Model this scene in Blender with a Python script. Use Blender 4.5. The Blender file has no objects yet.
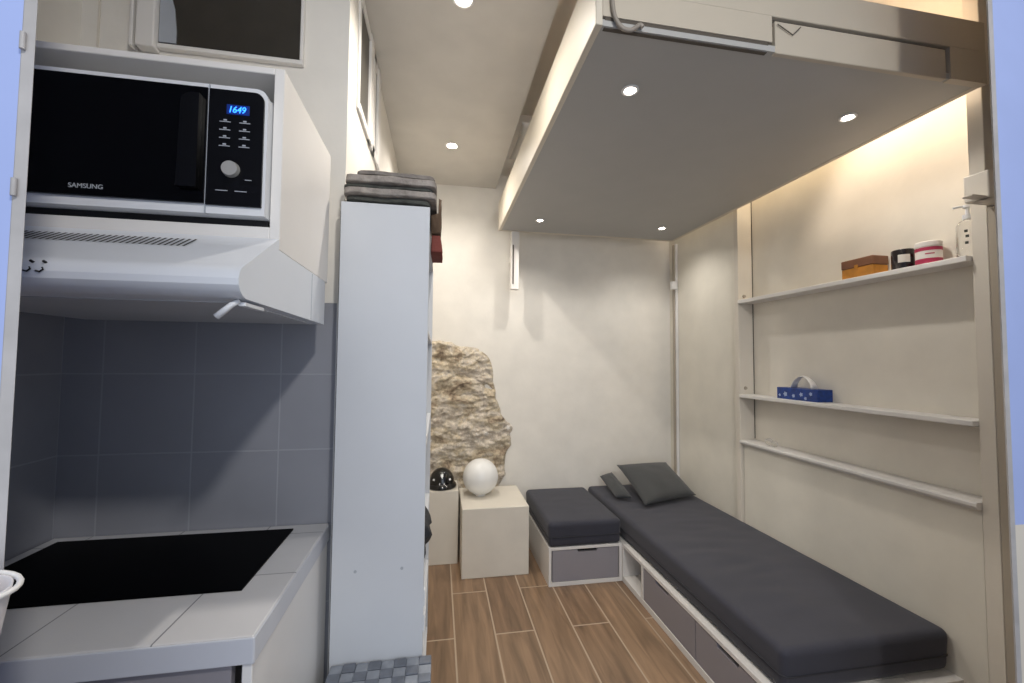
import bpy, bmesh, math, random
from mathutils import Vector, Matrix, noise
random.seed(4)
sc = bpy.context.scene
COL = sc.collection
PI = math.pi

# ------------------------------------------------------------------ materials
def lin(c):
    return tuple((v/12.92 if v <= .04045 else ((v+.055)/1.055)**2.4) for v in c)
def hexc(h):
    h = h.lstrip('#')
    return lin([int(h[i:i+2], 16)/255 for i in (0, 2, 4)])
def nodes(name):
    m = bpy.data.materials.new(name); m.use_nodes = True
    nt = m.node_tree
    return m, nt, nt.nodes['Principled BSDF'], nt.nodes, nt.links
def mat(name, col, rough=.5, metal=0., var=.04, vscale=6., bump=0., bscale=60., coat=0., spec=None, trans=0., emis=None, estr=0., sheen=0.):
    m, nt, b, N, L = nodes(name)
    c = hexc(col)
    tc = N.new('ShaderNodeTexCoord')
    nz = N.new('ShaderNodeTexNoise'); nz.inputs['Scale'].default_value = vscale; nz.inputs['Detail'].default_value = 4
    L.new(tc.outputs['Object'], nz.inputs['Vector'])
    r = N.new('ShaderNodeValToRGB')
    r.color_ramp.elements[0].position = .3; r.color_ramp.elements[1].position = .7
    r.color_ramp.elements[0].color = (*[max(0, v*(1-var)) for v in c], 1)
    r.color_ramp.elements[1].color = (*[min(1, v*(1+var)) for v in c], 1)
    L.new(nz.outputs['Fac'], r.inputs['Fac']); L.new(r.outputs['Color'], b.inputs['Base Color'])
    b.inputs['Roughness'].default_value = rough; b.inputs['Metallic'].default_value = metal
    b.inputs['Coat Weight'].default_value = coat
    b.inputs['Sheen Weight'].default_value = sheen
    if spec is not None: b.inputs['Specular IOR Level'].default_value = spec
    if trans: b.inputs['Transmission Weight'].default_value = trans
    if emis:
        b.inputs['Emission Color'].default_value = (*hexc(emis), 1); b.inputs['Emission Strength'].default_value = estr
    if bump:
        n2 = N.new('ShaderNodeTexNoise'); n2.inputs['Scale'].default_value = bscale; n2.inputs['Detail'].default_value = 5
        L.new(tc.outputs['Object'], n2.inputs['Vector'])
        bp = N.new('ShaderNodeBump'); bp.inputs['Strength'].default_value = bump; bp.inputs['Distance'].default_value = .01
        L.new(n2.outputs['Fac'], bp.inputs['Height']); L.new(bp.outputs['Normal'], b.inputs['Normal'])
    return m

def brickmat(name, c1, c2, mortar, ax_u, ax_v, off_u, off_v, bw, rh, msize, offset, freq, rough, wood=False, bumpd=.002):
    m, nt, b, N, L = nodes(name)
    geo = N.new('ShaderNodeNewGeometry'); sx = N.new('ShaderNodeSeparateXYZ'); L.new(geo.outputs['Position'], sx.inputs[0])
    cb = N.new('ShaderNodeCombineXYZ')
    for i, (ax, off) in enumerate(((ax_u, off_u), (ax_v, off_v))):
        a = N.new('ShaderNodeMath'); a.operation = 'SUBTRACT'; a.inputs[1].default_value = off
        L.new(sx.outputs[ax], a.inputs[0]); L.new(a.outputs[0], cb.inputs[i])
    br = N.new('ShaderNodeTexBrick'); br.offset = offset; br.offset_frequency = freq; br.squash = 1
    br.inputs['Scale'].default_value = 1; br.inputs['Mortar Size'].default_value = msize
    br.inputs['Mortar Smooth'].default_value = .1
    br.inputs['Brick Width'].default_value = bw; br.inputs['Row Height'].default_value = rh
    br.inputs['Color1'].default_value = (*hexc(c1), 1); br.inputs['Color2'].default_value = (*hexc(c2), 1)
    br.inputs['Mortar'].default_value = (*hexc(mortar), 1)
    L.new(cb.outputs[0], br.inputs['Vector'])
    out = br.outputs['Color']
    # fine variation
    mp = N.new('ShaderNodeMapping'); L.new(cb.outputs[0], mp.inputs['Vector'])
    nz = N.new('ShaderNodeTexNoise'); nz.inputs['Detail'].default_value = 6
    if wood:
        mp.inputs['Scale'].default_value = (1.3, 13, 1); nz.inputs['Scale'].default_value = 1.6; nz.inputs['Distortion'].default_value = .9
        # each plank gets its own stretch of grain
        ad = N.new('ShaderNodeVectorMath'); ad.operation = 'ADD'
        sc2 = N.new('ShaderNodeVectorMath'); sc2.operation = 'SCALE'; sc2.inputs['Scale'].default_value = 60
        L.new(br.outputs['Color'], sc2.inputs[0]); L.new(mp.outputs[0], ad.inputs[0]); L.new(sc2.outputs[0], ad.inputs[1])
        L.new(ad.outputs[0], nz.inputs['Vector'])
    else:
        nz.inputs['Scale'].default_value = 5; L.new(mp.outputs[0], nz.inputs['Vector'])
    mr = N.new('ShaderNodeMapRange')
    mr.inputs['From Min'].default_value = .3; mr.inputs['From Max'].default_value = .7
    mr.inputs['To Min'].default_value = .62 if wood else .96; mr.inputs['To Max'].default_value = 1.28 if wood else 1.04
    L.new(nz.outputs['Fac'], mr.inputs['Value'])
    mx = N.new('ShaderNodeVectorMath'); mx.operation = 'SCALE'
    L.new(out, mx.inputs[0]); L.new(mr.outputs[0], mx.inputs['Scale'])
    mo = N.new('ShaderNodeMix'); mo.data_type = 'RGBA'
    L.new(br.outputs['Fac'], mo.inputs['Factor']); L.new(mx.outputs[0], mo.inputs['A']); mo.inputs['B'].default_value = (*hexc(mortar), 1)
    L.new(mo.outputs['Result'], b.inputs['Base Color'])
    b.inputs['Roughness'].default_value = rough
    inv = N.new('ShaderNodeMath'); inv.operation = 'SUBTRACT'; inv.inputs[0].default_value = 1
    L.new(br.outputs['Fac'], inv.inputs[1])
    bp = N.new('ShaderNodeBump'); bp.inputs['Strength'].default_value = .5; bp.inputs['Distance'].default_value = bumpd
    L.new(inv.outputs[0], bp.inputs['Height']); L.new(bp.outputs['Normal'], b.inputs['Normal'])
    return m

M = {}
M['wall'] = mat('wall_paint', '#e6e2da', .65, bump=.05, bscale=40)
M['wall_r'] = mat('panel_paint', '#dcd7cb', .42, bump=.02, bscale=30)
M['recess'] = mat('recess_paint', '#dfd9cd', .6, bump=.04, bscale=30)
M['ceil'] = mat('ceiling_paint', '#cfcbc4', .8)
M['beige'] = mat('beige_gloss_paint', '#d8d1c5', .5, var=.03)
M['white'] = mat('white_laminate', '#e6e5e4', .4, var=.02)
M['panel'] = mat('cabinet_laminate', '#cdd0d5', .38, var=.02)
M['cabwhite'] = mat('kitchen_laminate', '#e2dfdb', .55, var=.02)
M['plastic'] = mat('white_plastic', '#dfe1e4', .3, var=.01)
M['hood'] = mat('hood_enamel', '#d8dce2', .3, var=.02, coat=.3)
M['hoodgrey'] = mat('hood_underside', '#b9bcc0', .4)
M['tile'] = brickmat('wall_tiles', '#93959d', '#9799a1', '#a4a6ae', 0, 2, -.976, .895, .244, .2375, .0022, 0, 2, .28)
M['tile_left'] = brickmat('side_wall_tiles', '#93959d', '#9799a1', '#a8aab2', 1, 2, 1.436-.244*4, .895, .244, .2375, .0022, 0, 2, .28)
M['ctile'] = brickmat('counter_tiles', '#d0d0d2', '#cacbce', '#85878c', 0, 1, -.739, 1.12-.244*2, .237, .244, .0016, 0, 2, .3)
M['apron'] = mat('counter_edge', '#c9ccd4', .3, var=.02)
M['floor'] = brickmat('wood_look_tiles', '#92785f', '#7e654f', '#b3a08b', 1, 0, 1.02, .115-.21*6, 1.2, .2085,   .0042, .655, 2, .38, wood=True, bumpd=.001)
M['fabric'] = mat('charcoal_fabric', '#33343f', .85, bump=.25, bscale=400, sheen=.12, var=.08)
M['piping'] = mat('charcoal_piping', '#2e2e34', .8)
M['pillow'] = mat('dark_grey_fabric', '#3c3e40', .85, bump=.3, bscale=300, sheen=.2, var=.15)
M['drawer'] = mat('mauve_grey_front', '#918e94', .45, var=.02)
M['black'] = mat('black_gap', '#0a0a0b', .6)
M['glassblk'] = mat('black_glass', '#050506', .12, spec=.12)
M['hob'] = mat('black_ceramic', '#020203', .45, spec=.04, var=0)
M['bsatin'] = mat('black_satin_plastic', '#070708', .3, spec=.25)
M['bglossy'] = mat('black_gloss_plastic', '#060608', .12, coat=.6)
M['chrome'] = mat('brushed_metal', '#b4b2ad', .4, metal=.4)
M['grey'] = mat('print_grey', '#a7acb4', .5)
M['lightgrey'] = mat('print_white', '#e0e0e0', .4)
M['blue_led'] = mat('blue_digits', '#1c6cff', .5, emis='#2f7dff', estr=3.5)
M['blue_glow'] = mat('display_glow', '#0b2a72', .4, emis='#0b39b8', estr=.12)
M['winglass'] = mat('dark_window_glass', '#37342f', .12, coat=.4, var=.2)
M['slit'] = mat('shaded_window_glass', '#5d5a54', .5, spec=.2)
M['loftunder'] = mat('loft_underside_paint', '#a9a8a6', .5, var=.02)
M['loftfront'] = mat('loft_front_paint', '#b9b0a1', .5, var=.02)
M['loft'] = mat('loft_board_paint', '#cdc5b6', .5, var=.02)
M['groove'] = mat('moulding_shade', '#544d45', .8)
M['duvet'] = mat('cream_bedding', '#e9dccb', .9, bump=.2, bscale=30)
M['emit'] = mat('lamp_emitter', '#ffffff', .5, emis='#fff3e2', estr=30)
M['led'] = mat('led_emitter', '#ffe6b8', .5, emis='#ffd590', estr=6)
M['globe'] = mat('opal_glass', '#ececea', .3, coat=.3, var=.01)
M['jamb'] = mat('daylight_tinted_paint', '#a3b4e6', .6, var=.03)  # cool daylight tint painted into the frame colour
M['jambgrey'] = mat('grey_seal', '#a9a7a8', .6, var=.12, vscale=20)
M['rail'] = mat('taupe_rail', '#a99f90', .45)
M['gapshade'] = mat('painted_gap_shade', '#14120f', .8)  # near-black for shade painted into narrow gaps
M['woodlt'] = mat('orange_wood', '#c07f2a', .5, var=.2, vscale=18)
M['wooddk'] = mat('brown_wood', '#7d5238', .5, var=.15, vscale=18)
M['jarblk'] = mat('black_jar', '#1c1216', .25, coat=.4)
M['pink'] = mat('crimson_band', '#b03052', .5)
M['wjar'] = mat('white_jar', '#e8e2dc', .35)
M['label'] = mat('paper_label', '#d9d2c8', .6)
M['tissueblue'] = mat('tissue_box_blue', '#123a86', .45, var=.35, vscale=40)
M['tissue'] = mat('tissue_paper', '#f2eee8', .9)
M['flower'] = mat('pale_print', '#a8b8d8', .5)
M['cloth_g'] = mat('grey_blanket', '#7f7974', .95, bump=.5, bscale=90, var=.25, vscale=25)
M['cloth_l'] = mat('pale_blanket', '#958e88', .95, bump=.5, bscale=90, var=.3, vscale=30)
M['cloth_d'] = mat('dark_blanket', '#454743', .95, bump=.5, bscale=90, var=.4, vscale=30)
M['brown'] = mat('brown_cloth', '#5d4a3a', .9, bump=.3, bscale=80, var=.2)
M['maroon'] = mat('maroon_cloth', '#7a4038', .9, bump=.3, bscale=80, var=.2)
M['darkcloth'] = mat('dark_garment', '#2c2e33', .9, bump=.3, bscale=80, var=.3, vscale=30)
M['roll'] = mat('rolled_sheet', '#d9d7dc', .7, bump=.3, bscale=30, var=.12, vscale=25)
M['cable'] = mat('grey_cable', '#8f877e', .5)
M['plaster'] = mat('plaster_cube', '#dcd6ca', .55, bump=.05, bscale=20)
# clear glass
def glass(name, col='#ffffff', r=.03):
    m, nt, b, N, L = nodes(name)
    nz = N.new('ShaderNodeTexNoise'); nz.inputs['Scale'].default_value = 8
    rr = N.new('ShaderNodeMapRange'); rr.inputs['To Min'].default_value = r; rr.inputs['To Max'].default_value = r+.03
    L.new(nz.outputs['Fac'], rr.inputs['Value']); L.new(rr.outputs[0], b.inputs['Roughness'])
    b.inputs['Base Color'].default_value = (*hexc(col), 1)
    b.inputs['Transmission Weight'].default_value = 1; b.inputs['IOR'].default_value = 1.4
    return m
M['glass'] = glass('clear_glass')
# woven
def weave():
    m, nt, b, N, L = nodes('woven_strips')
    tc = N.new('ShaderNodeTexCoord')
    mp = N.new('ShaderNodeMapping'); mp.inputs['Rotation'].default_value = (0, 0, 0)
    L.new(tc.outputs['Object'], mp.inputs['Vector'])
    ck = N.new('ShaderNodeTexChecker'); ck.inputs['Scale'].default_value = 1/.036
    L.new(mp.outputs[0], ck.inputs['Vector'])
    ck.inputs['Color1'].default_value = (*hexc('#9096a0'), 1); ck.inputs['Color2'].default_value = (*hexc('#6f7580'), 1)
    nz = N.new('ShaderNodeTexNoise'); nz.inputs['Scale'].default_value = 30; L.new(tc.outputs['Object'], nz.inputs['Vector'])
    mr = N.new('ShaderNodeMapRange'); mr.inputs['To Min'].default_value = .6; mr.inputs['To Max'].default_value = 1.3; L.new(nz.outputs['Fac'], mr.inputs['Value'])
    v = N.new('ShaderNodeVectorMath'); v.operation = 'SCALE'; L.new(ck.outputs['Color'], v.inputs[0]); L.new(mr.outputs[0], v.inputs['Scale'])
    L.new(v.outputs[0], b.inputs['Base Color']); b.inputs['Roughness'].default_value = .7
    return m
M['weave'] = weave()
def stone():
    m, nt, b, N, L = nodes('rough_stone')
    tc = N.new('ShaderNodeTexCoord')
    mp = N.new('ShaderNodeMapping'); mp.inputs['Scale'].default_value = (1, 1, 1.5); mp.inputs['Rotation'].default_value = (0, .12, 0)
    L.new(tc.outputs['Object'], mp.inputs['Vector'])
    n1 = N.new('ShaderNodeTexNoise'); n1.inputs['Scale'].default_value = 4; n1.inputs['Detail'].default_value = 8; n1.inputs['Roughness'].default_value = .7; n1.inputs['Distortion'].default_value = .6
    L.new(mp.outputs[0], n1.inputs['Vector'])
    r = N.new('ShaderNodeValToRGB'); e = r.color_ramp.elements
    e[0].position = .32; e[0].color = (*hexc('#6b5b4c'), 1)
    e[1].position = .66; e[1].color = (*hexc('#f2ede6'), 1)
    for p, c in ((.40, '#ab9a84'), (.47, '#cfc1a8'), (.54, '#dad0c2'), (.60, '#bfb19f')):
        q = e.new(p); q.color = (*hexc(c), 1)
    L.new(n1.outputs['Fac'], r.inputs['Fac'])
    n2 = N.new('ShaderNodeTexNoise'); n2.inputs['Scale'].default_value = 26; n2.inputs['Detail'].default_value = 6; n2.inputs['Roughness'].default_value = .75
    L.new(tc.outputs['Object'], n2.inputs['Vector'])
    mr = N.new('ShaderNodeMapRange'); mr.inputs['From Min'].default_value = .3; mr.inputs['From Max'].default_value = .7
    mr.inputs['To Min'].default_value = .6; mr.inputs['To Max'].default_value = 1.3; L.new(n2.outputs['Fac'], mr.inputs['Value'])
    v = N.new('ShaderNodeVectorMath'); v.operation = 'SCALE'; L.new(r.outputs['Color'], v.inputs[0]); L.new(mr.outputs[0], v.inputs['Scale'])
    L.new(v.outputs[0], b.inputs['Base Color']); b.inputs['Roughness'].default_value = .95
    bp = N.new('ShaderNodeBump'); bp.inputs['Strength'].default_value = .9; bp.inputs['Distance'].default_value = .02
    L.new(n2.outputs['Fac'], bp.inputs['Height']); L.new(bp.outputs['Normal'], b.inputs['Normal'])
    return m
M['stone'] = stone()

# ------------------------------------------------------------------ mesh helpers
def link(name, me, m=None, parent=None, smooth=False, angle=None):
    o = bpy.data.objects.new(name, me); COL.objects.link(o)
    if m is not None:
        for k in (m if isinstance(m, (list, tuple)) else [m]): me.materials.append(M[k])
    if smooth:
        for p in me.polygons: p.use_smooth = True
        if angle: me.set_sharp_from_angle(angle=math.radians(angle))
    if parent is not None: o.parent = parent
    return o
def obj(name, bm, m, parent=None, smooth=False, angle=None):
    """world-coordinate bmesh; if parented, moved into the parent's frame (parents are unrotated)"""
    bmesh.ops.recalc_face_normals(bm, faces=bm.faces)
    if parent is not None:
        off = Vector(parent.location); p = parent.parent
        while p is not None: off += Vector(p.location); p = p.parent
        bmesh.ops.translate(bm, vec=-off, verts=bm.verts)
    me = bpy.data.meshes.new(name); bm.to_mesh(me); bm.free()
    return link(name, me, m, parent, smooth, angle)
def recenter(o):
    """puts the origin of an unparented mesh at its base centre"""
    me = o.data; xs = [v.co for v in me.vertices]
    c = Vector(((min(v.x for v in xs)+max(v.x for v in xs))/2, (min(v.y for v in xs)+max(v.y for v in xs))/2, min(v.z for v in xs)))
    me.transform(Matrix.Translation(-c)); o.location = c
    for ch in o.children: ch.location = Vector(ch.location)-c
    return o
def box(bm, x0, x1, y0, y1, z0, z1, bev=0., seg=1, mi=0):
    r = bmesh.ops.create_cube(bm, size=1)
    vs = r['verts']
    for v in vs:
        v.co = Vector(((x0+x1)/2+v.co.x*(x1-x0), (y0+y1)/2+v.co.y*(y1-y0), (z0+z1)/2+v.co.z*(z1-z0)))
    fs = set(f for v in vs for f in v.link_faces)
    for f in fs: f.material_index = mi
    if bev > 0:
        es = list(set(e for v in vs for e in v.link_edges))
        bmesh.ops.bevel(bm, geom=es, offset=bev, segments=seg, profile=.5, affect='EDGES')
    return bm
def B(x0, x1, y0, y1, z0, z1, bev=.0015, seg=1):
    return box(bmesh.new(), x0, x1, y0, y1, z0, z1, bev, seg)
def prism(pts, axis, a, b, bm=None):
    """polygon pts in the two other axes (in xyz order), extruded from a to b along axis"""
    bm = bm or bmesh.new()
    def mk(p, t):
        if axis == 'x': return (t, p[0], p[1])
        if axis == 'y': return (p[0], t, p[1])
        return (p[0], p[1], t)
    A = [bm.verts.new(mk(p, a)) for p in pts]; C = [bm.verts.new(mk(p, b)) for p in pts]
    n = len(pts)
    bm.faces.new(A); bm.faces.new(C[::-1])
    for i in range(n): bm.faces.new((A[i], C[i], C[(i+1) % n], A[(i+1) % n]))
    return bm
def lathe(prof, cx, cy, n=40, bm=None, axis='z', tilt=None):
    bm = bm or bmesh.new(); rings = []
    for r, z in prof:
        ring = []
        for k in range(n):
            a = 2*PI*k/n
            if axis == 'z': co = (cx+r*math.cos(a), cy+r*math.sin(a), z)
            ring.append(bm.verts.new(co))
        rings.append(ring)
    for A, C in zip(rings, rings[1:]):
        for k in range(n): bm.faces.new((A[k], A[(k+1) % n], C[(k+1) % n], C[k]))
    bm.faces.new(rings[0][::-1]); bm.faces.new(rings[-1])
    return bm
def tube(pts, r, n=10, bm=None):
    bm = bm or bmesh.new(); pts = [Vector(p) for p in pts]; rings = []
    up = Vector((0, 0, 1))
    for i, p in enumerate(pts):
        t = (pts[min(i+1, len(pts)-1)]-pts[max(i-1, 0)]).normalized()
        u = t.cross(up if abs(t.z) < .95 else Vector((1, 0, 0))).normalized(); w = t.cross(u)
        rr = r[i] if isinstance(r, (list, tuple)) else r
        rings.append([bm.verts.new(p+u*rr*math.cos(2*PI*k/n)+w*rr*math.sin(2*PI*k/n)) for k in range(n)])
    for A, C in zip(rings, rings[1:]):
        for k in range(n): bm.faces.new((A[k], A[(k+1) % n], C[(k+1) % n], C[k]))
    bm.faces.new(rings[0]); bm.faces.new(rings[-1][::-1])
    return bm
def rrect(x0, x1, z0, z1, r, corners='all', seg=6):
    P = []
    for cx, cz, a0, tag in ((x1-r, z1-r, 0, 'tr'), (x0+r, z1-r, 90, 'tl'), (x0+r, z0+r, 180, 'bl'), (x1-r, z0+r, 270, 'br')):
        if corners == 'all' or tag in corners:
            for k in range(seg+1):
                a = math.radians(a0+90*k/seg); P.append((cx+r*math.cos(a), cz+r*math.sin(a)))
        else:
            P.append((x1 if 'r' in tag else x0, z1 if 't' in tag else z0))
    return P

def tag(o, label=None, cat=None, group=None, kind=None):
    if label: o['label'] = label
    if cat: o['category'] = cat
    if group: o['group'] = group
    if kind: o['kind'] = kind
    return o
def thing(name, loc, label, cat, group=None):
    o = bpy.data.objects.new(name, None); COL.objects.link(o); o.location = loc; o.empty_display_size = .1
    return tag(o, label, cat, group)
def struct(name, bm, m, parent=None, label=None, **k):
    o = obj(name, bm, m, parent, **k)
    if parent is None: o['kind'] = 'structure'
    if label: o['label'] = label
    return o
def cat_struct(o, label, cat):
    o['label'] = label; o['category'] = cat; return o

def text_mesh(body, size, depth=.0006):
    c = bpy.data.curves.new('text_curve', 'FONT'); c.body = body; c.size = size; c.extrude = depth; c.align_x = 'LEFT'
    t = bpy.data.objects.new('text_temp', c); COL.objects.link(t)
    dg = bpy.context.evaluated_depsgraph_get()
    me = bpy.data.meshes.new_from_object(t.evaluated_get(dg))
    bpy.data.objects.remove(t); bpy.data.curves.remove(c)
    me.materials.clear()
    return me
def put_text(name, body, size, loc, m, parent, shear=0., xs=1., depth=.0006):
    """text standing in the x-z plane facing -y"""
    me = text_mesh(body, size, depth)
    S = Matrix.Identity(4); S[0][1] = shear; S[0][0] = xs
    me.transform(Matrix.Rotation(PI/2, 4, 'X') @ S)
    p = Vector(loc)
    off = Vector(parent.location); q = parent.parent
    while q is not None: off += Vector(q.location); q = q.parent
    me.transform(Matrix.Translation(p-off))
    return link(name, me, m, parent)

# ------------------------------------------------------------------ room shell
XL, XR, YB, ZC, ZH = -.31, 1.97, 3.33, 2.81, 3.45
YK = 1.436
cat_struct(struct('floor', B(-1.2, 2.3, -.3, YB+.12, -.06, 0, 0), 'floor'), 'brown wood-look plank floor with pale grout lines', 'floor')
cat_struct(struct('wall_back', B(-.45, 2.3, YB, YB+.12, 0, ZH+.1, 0), 'wall'), 'cream plastered far wall around the bare stone patch', 'wall')
cat_struct(struct('wall_left', B(XL-.12, XL, YK+.12, YB, 0, ZC, 0), 'wall'), 'cream left wall above and behind the tall cabinet', 'wall')
cat_struct(struct('wall_alcove', B(-1.2, XL-.0, YK, YK+.12, 1.60, ZC, 0), 'wall'), 'cream wall above the grey tiles and kitchen units', 'wall')
cat_struct(struct('wall_tiled', B(-1.2, -.326, YK, YK+.12, 0, 1.5995, 0), 'tile'), 'grey square-tiled splashback wall behind the hob', 'wall')
cat_struct(struct('trim_1', B(-.326, -.3205, YK-.002, YK+.1, 0, 1.5995, 0), 'white'), 'thin white edging strip beside the grey tiles', 'trim')
cat_struct(struct('wall_side_tiled', B(-1.2, -1.08, .4485, YK, 0, 1.5995, 0), 'tile_left'), 'grey tiled side wall at the far left of the hob', 'wall')
cat_struct(struct('wall_side', B(-1.2, -1.08, .4485, YK, 1.6, ZC, 0), 'wall'), 'cream wall above the tiled side wall, left', 'wall')
cat_struct(struct('ceiling', B(-1.2, .44, .45, YB, ZC, ZC+.1, 0), 'ceil'), 'off-white lowered ceiling with two round spotlights', 'ceiling')
cat_struct(struct('ceiling_upper', B(.44, 2.3, .45, YB, ZH, ZH+.1, 0), 'ceil'), 'higher ceiling above the raised bed', 'ceiling')
cat_struct(struct('trim_2', B(.425, .44, .45, YB, ZC+.1, ZH, 0), 'ceil'), 'step between the lowered ceiling and the higher one', 'trim')
cat_struct(struct('gap_shade_strip', B(-.3205, -.3045, 1.425, 1.434, 0, 1.90, 0), 'gapshade'), 'dark strip painting the shaded gap between tiled wall and tall cabinet', 'trim')  # solid near-black strip paints the shade of this narrow gap
# right wall: back panel zone, recess back, lower panel
cat_struct(struct('wall_right', B(XR, 2.3, 2.48, YB, 0, ZH, 0), 'wall_r'), 'smooth pale panelled right wall near the far corner', 'wall')
cat_struct(struct('wall_recess', B(2.04, 2.3, .86, 2.48, 0, ZH, 0), 'recess'), 'cream back of the shelf recess in the right wall', 'wall')
cat_struct(struct('wall_front_right', B(1.62, 2.3, .80, .86, 0, ZH, 0), 'beige'), 'wall beside the right door frame', 'wall')

# left-hand jamb and right-hand jamb of the doorway the picture is taken through
j = thing('door_1', (-.6, .42, 0), 'daylight-tinted door frame standing at the left picture edge', 'door frame'); j['kind'] = 'structure'
obj('door_frame', prism([(-.3825, .4485), (-1.079, .4485), (-1.079, .53), (-.455, .53)], 'z', 0, 2.9), 'jamb', j)
obj('seal', prism([(-.3745, .4505), (-.3825, .4480), (-.3835, .4484), (-.3775, .4545)], 'z', 0, 2.9), 'jambgrey', j)
for z in (1.573, 1.71):
    obj('hinge', tube([(-.381, .4465, z-.008), (-.381, .4465, z+.008)], .0022, 10), 'jambgrey', j, smooth=True, angle=40)
j = thing('door_2', (1.5, .8, 0), 'daylight-tinted door frame at the right picture edge', 'door frame'); j['kind'] = 'structure'
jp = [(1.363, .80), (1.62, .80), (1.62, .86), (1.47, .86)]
obj('door_frame', prism(jp, 'z', 1.035, 2.9), 'jamb', j)  # blue piece stops at the edge of the painted daylight
o = obj('unlit_lower_frame', prism(jp, 'z', 0, 1.035), 'beige', j); o['label'] = 'lower part of the frame, plain beige below the painted daylight'
obj('seal', prism([(1.352, .799), (1.363, .797), (1.364, .800), (1.355, .804)], 'z', 0, 2.9), 'jambgrey', j)

# ------------------------------------------------------------------ windows
w = thing('window_1', (-.65, YK, 2.38), 'dark interior window above the microwave cabinet', 'window'); w['kind'] = 'structure'
obj('glass_pane', B(-.865, -.457, YK-.012, YK-.004, 2.384, 2.78, 0), 'winglass', w)
bm = B(-.935, -.925, YK-.03, YK+.0, 2.36, 2.80, .002)
box(bm, -.915, -.865, YK-.035, YK, 2.36, 2.80, .004, 2)
box(bm, -.865, -.447, YK-.02, YK, 2.370, 2.384, .002)
box(bm, -.457, -.447, YK-.02, YK, 2.384, 2.80, .002)
obj('window_frame', bm, 'cabwhite', w)
o = obj('pale_curve', prism([(-.862, 2.39), (-.815, 2.39), (-.815, 2.43), (-.822, 2.50), (-.838, 2.56), (-.845, 2.78), (-.862, 2.78)], 'y', YK-.016, YK-.011), 'grey', w)  # pale curved shape over the left side of the pane
cat_struct(struct('trim_3', B(-1.035, -1.03, YK-.004, YK, 1.6, ZC, 0), 'beige'), 'thin upright seam on the cream wall left of the dark window', 'trim')
w = thing('window_2', (XL, 1.7, 2.25), 'narrow white-cased interior window high on the left wall', 'window'); w['kind'] = 'structure'
bm = bmesh.new()
for y0, y1, d in ((1.575, 1.605, .008), (1.80, 1.86, .014), (1.90, 1.96, .010), (2.02, 2.10, .014)): box(bm, XL, XL+d, y0, y1, 2.34, 2.80, .002)
box(bm, XL, XL+.010, 1.605, 2.02, 2.34, 2.375, .002); box(bm, XL, XL+.010, 1.605, 2.02, 2.765, 2.80, .002)
obj('window_frame', bm, 'cabwhite', w)
obj('glass_pane', B(XL, XL+.003, 1.605, 1.80, 2.375, 2.765, 0), 'slit', w)
obj('glass_pane', B(XL, XL+.003, 1.96, 2.02, 2.375, 2.765, 0), 'slit', w)

# ------------------------------------------------------------------ stone patch
OUT = [(-.30, 1.60), (-.08, 1.575), (.05, 1.555), (.2, 1.525), (.311, 1.505), (.385, 1.455), (.425, 1.35), (.445, 1.2), (.455, 1.10), (.49, 1.0), (.56, .92), (.585, .86), (.575, .76), (.54, .66), (.53, .52), (.49, .42), (.3, .38), (-.30, .38)]
def inside(x, z):
    c = False; n = len(OUT)
    for i in range(n):
        (x1, z1), (x2, z2) = OUT[i], OUT[(i+1) % n]
        if (z1 > z) != (z2 > z) and x < (x2-x1)*(z-z1)/(z2-z1)+x1: c = not c
    return c
def dist(x, z):
    d = 9
    for i in range(len(OUT)):
        a = Vector(OUT[i]); b = Vector(OUT[(i+1) % len(OUT)]); p = Vector((x, z)); t = max(0, min(1, (p-a).dot(b-a)/(b-a).length_squared))
        d = min(d, (p-(a+(b-a)*t)).length)
    return d
bm = bmesh.new(); NX, NZ = 180, 230; G = {}
for i in range(NX+1):
    for k in range(NZ+1):
        x = -.32+i*.94/NX; z = .34+k*1.30/NZ
        wx = x+.018*noise.noise((x*14, 0, z*14)); wz = z+.018*noise.noise((x*14, 9, z*14))
        s = dist(wx, wz)*(1 if inside(wx, wz) else -1)
        if s < -.012: continue
        e = max(0, min(1, (s+.004)/.03)); e = e**.5
        n1 = noise.noise((x*3.5+z*.8, 3, z*9))                # beds of stone
        n2 = noise.fractal((x*9, 5, z*15), 1., 2.2, 4)
        n3 = noise.noise((x*40, 1, z*48))
        bed = abs(math.sin(z*15+x*2+3.4*noise.noise((x*3.2, 0, z*3)))) ** .35
        h = -.006+e*(.018+.016*bed+.020*n1+.024*n2+.006*n3)
        G[i, k] = bm.verts.new((x, YB-h, z))
for i in range(NX):
    for k in range(NZ):
        q = [G.get(t) for t in ((i, k), (i+1, k), (i+1, k+1), (i, k+1))]
        if all(q): bm.faces.new(q)
o = recenter(obj('stone_patch', bm, 'stone', smooth=True))
tag(o, 'bare rough stone patch exposed in the far wall', 'stone wall', kind='structure')

# ------------------------------------------------------------------ kitchen: wall cabinet, microwave, hood
CX0, CX1, CY = -.93, -.33, .937
c = thing('wall_cabinet', (-.63, 1.18, 1.645), 'white open wall cabinet housing the microwave', 'cabinet')
obj('side_panel', B(CX1-.02, CX1, CY, 1.325, 1.645, 2.033), 'cabwhite', c)
obj('side_panel', B(CX0, CX0+.02, CY, 1.325, 1.645, 2.033), 'cabwhite', c)
obj('top_panel', B(CX0+.02, CX1-.02, CY, 1.325, 2.019, 2.033), 'cabwhite', c)
obj('shelf', B(CX0+.02, CX1-.02, CY, 1.325, 1.66, 1.692), 'cabwhite', c)
obj('back_panel', B(CX0+.02, CX1-.02, 1.312, 1.324, 1.692, 2.019), 'cabwhite', c)
obj('mounting_batten', B(CX0+.05, -.45, 1.3255, YK-.0005, 1.70, 1.98), 'cabwhite', c)
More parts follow.
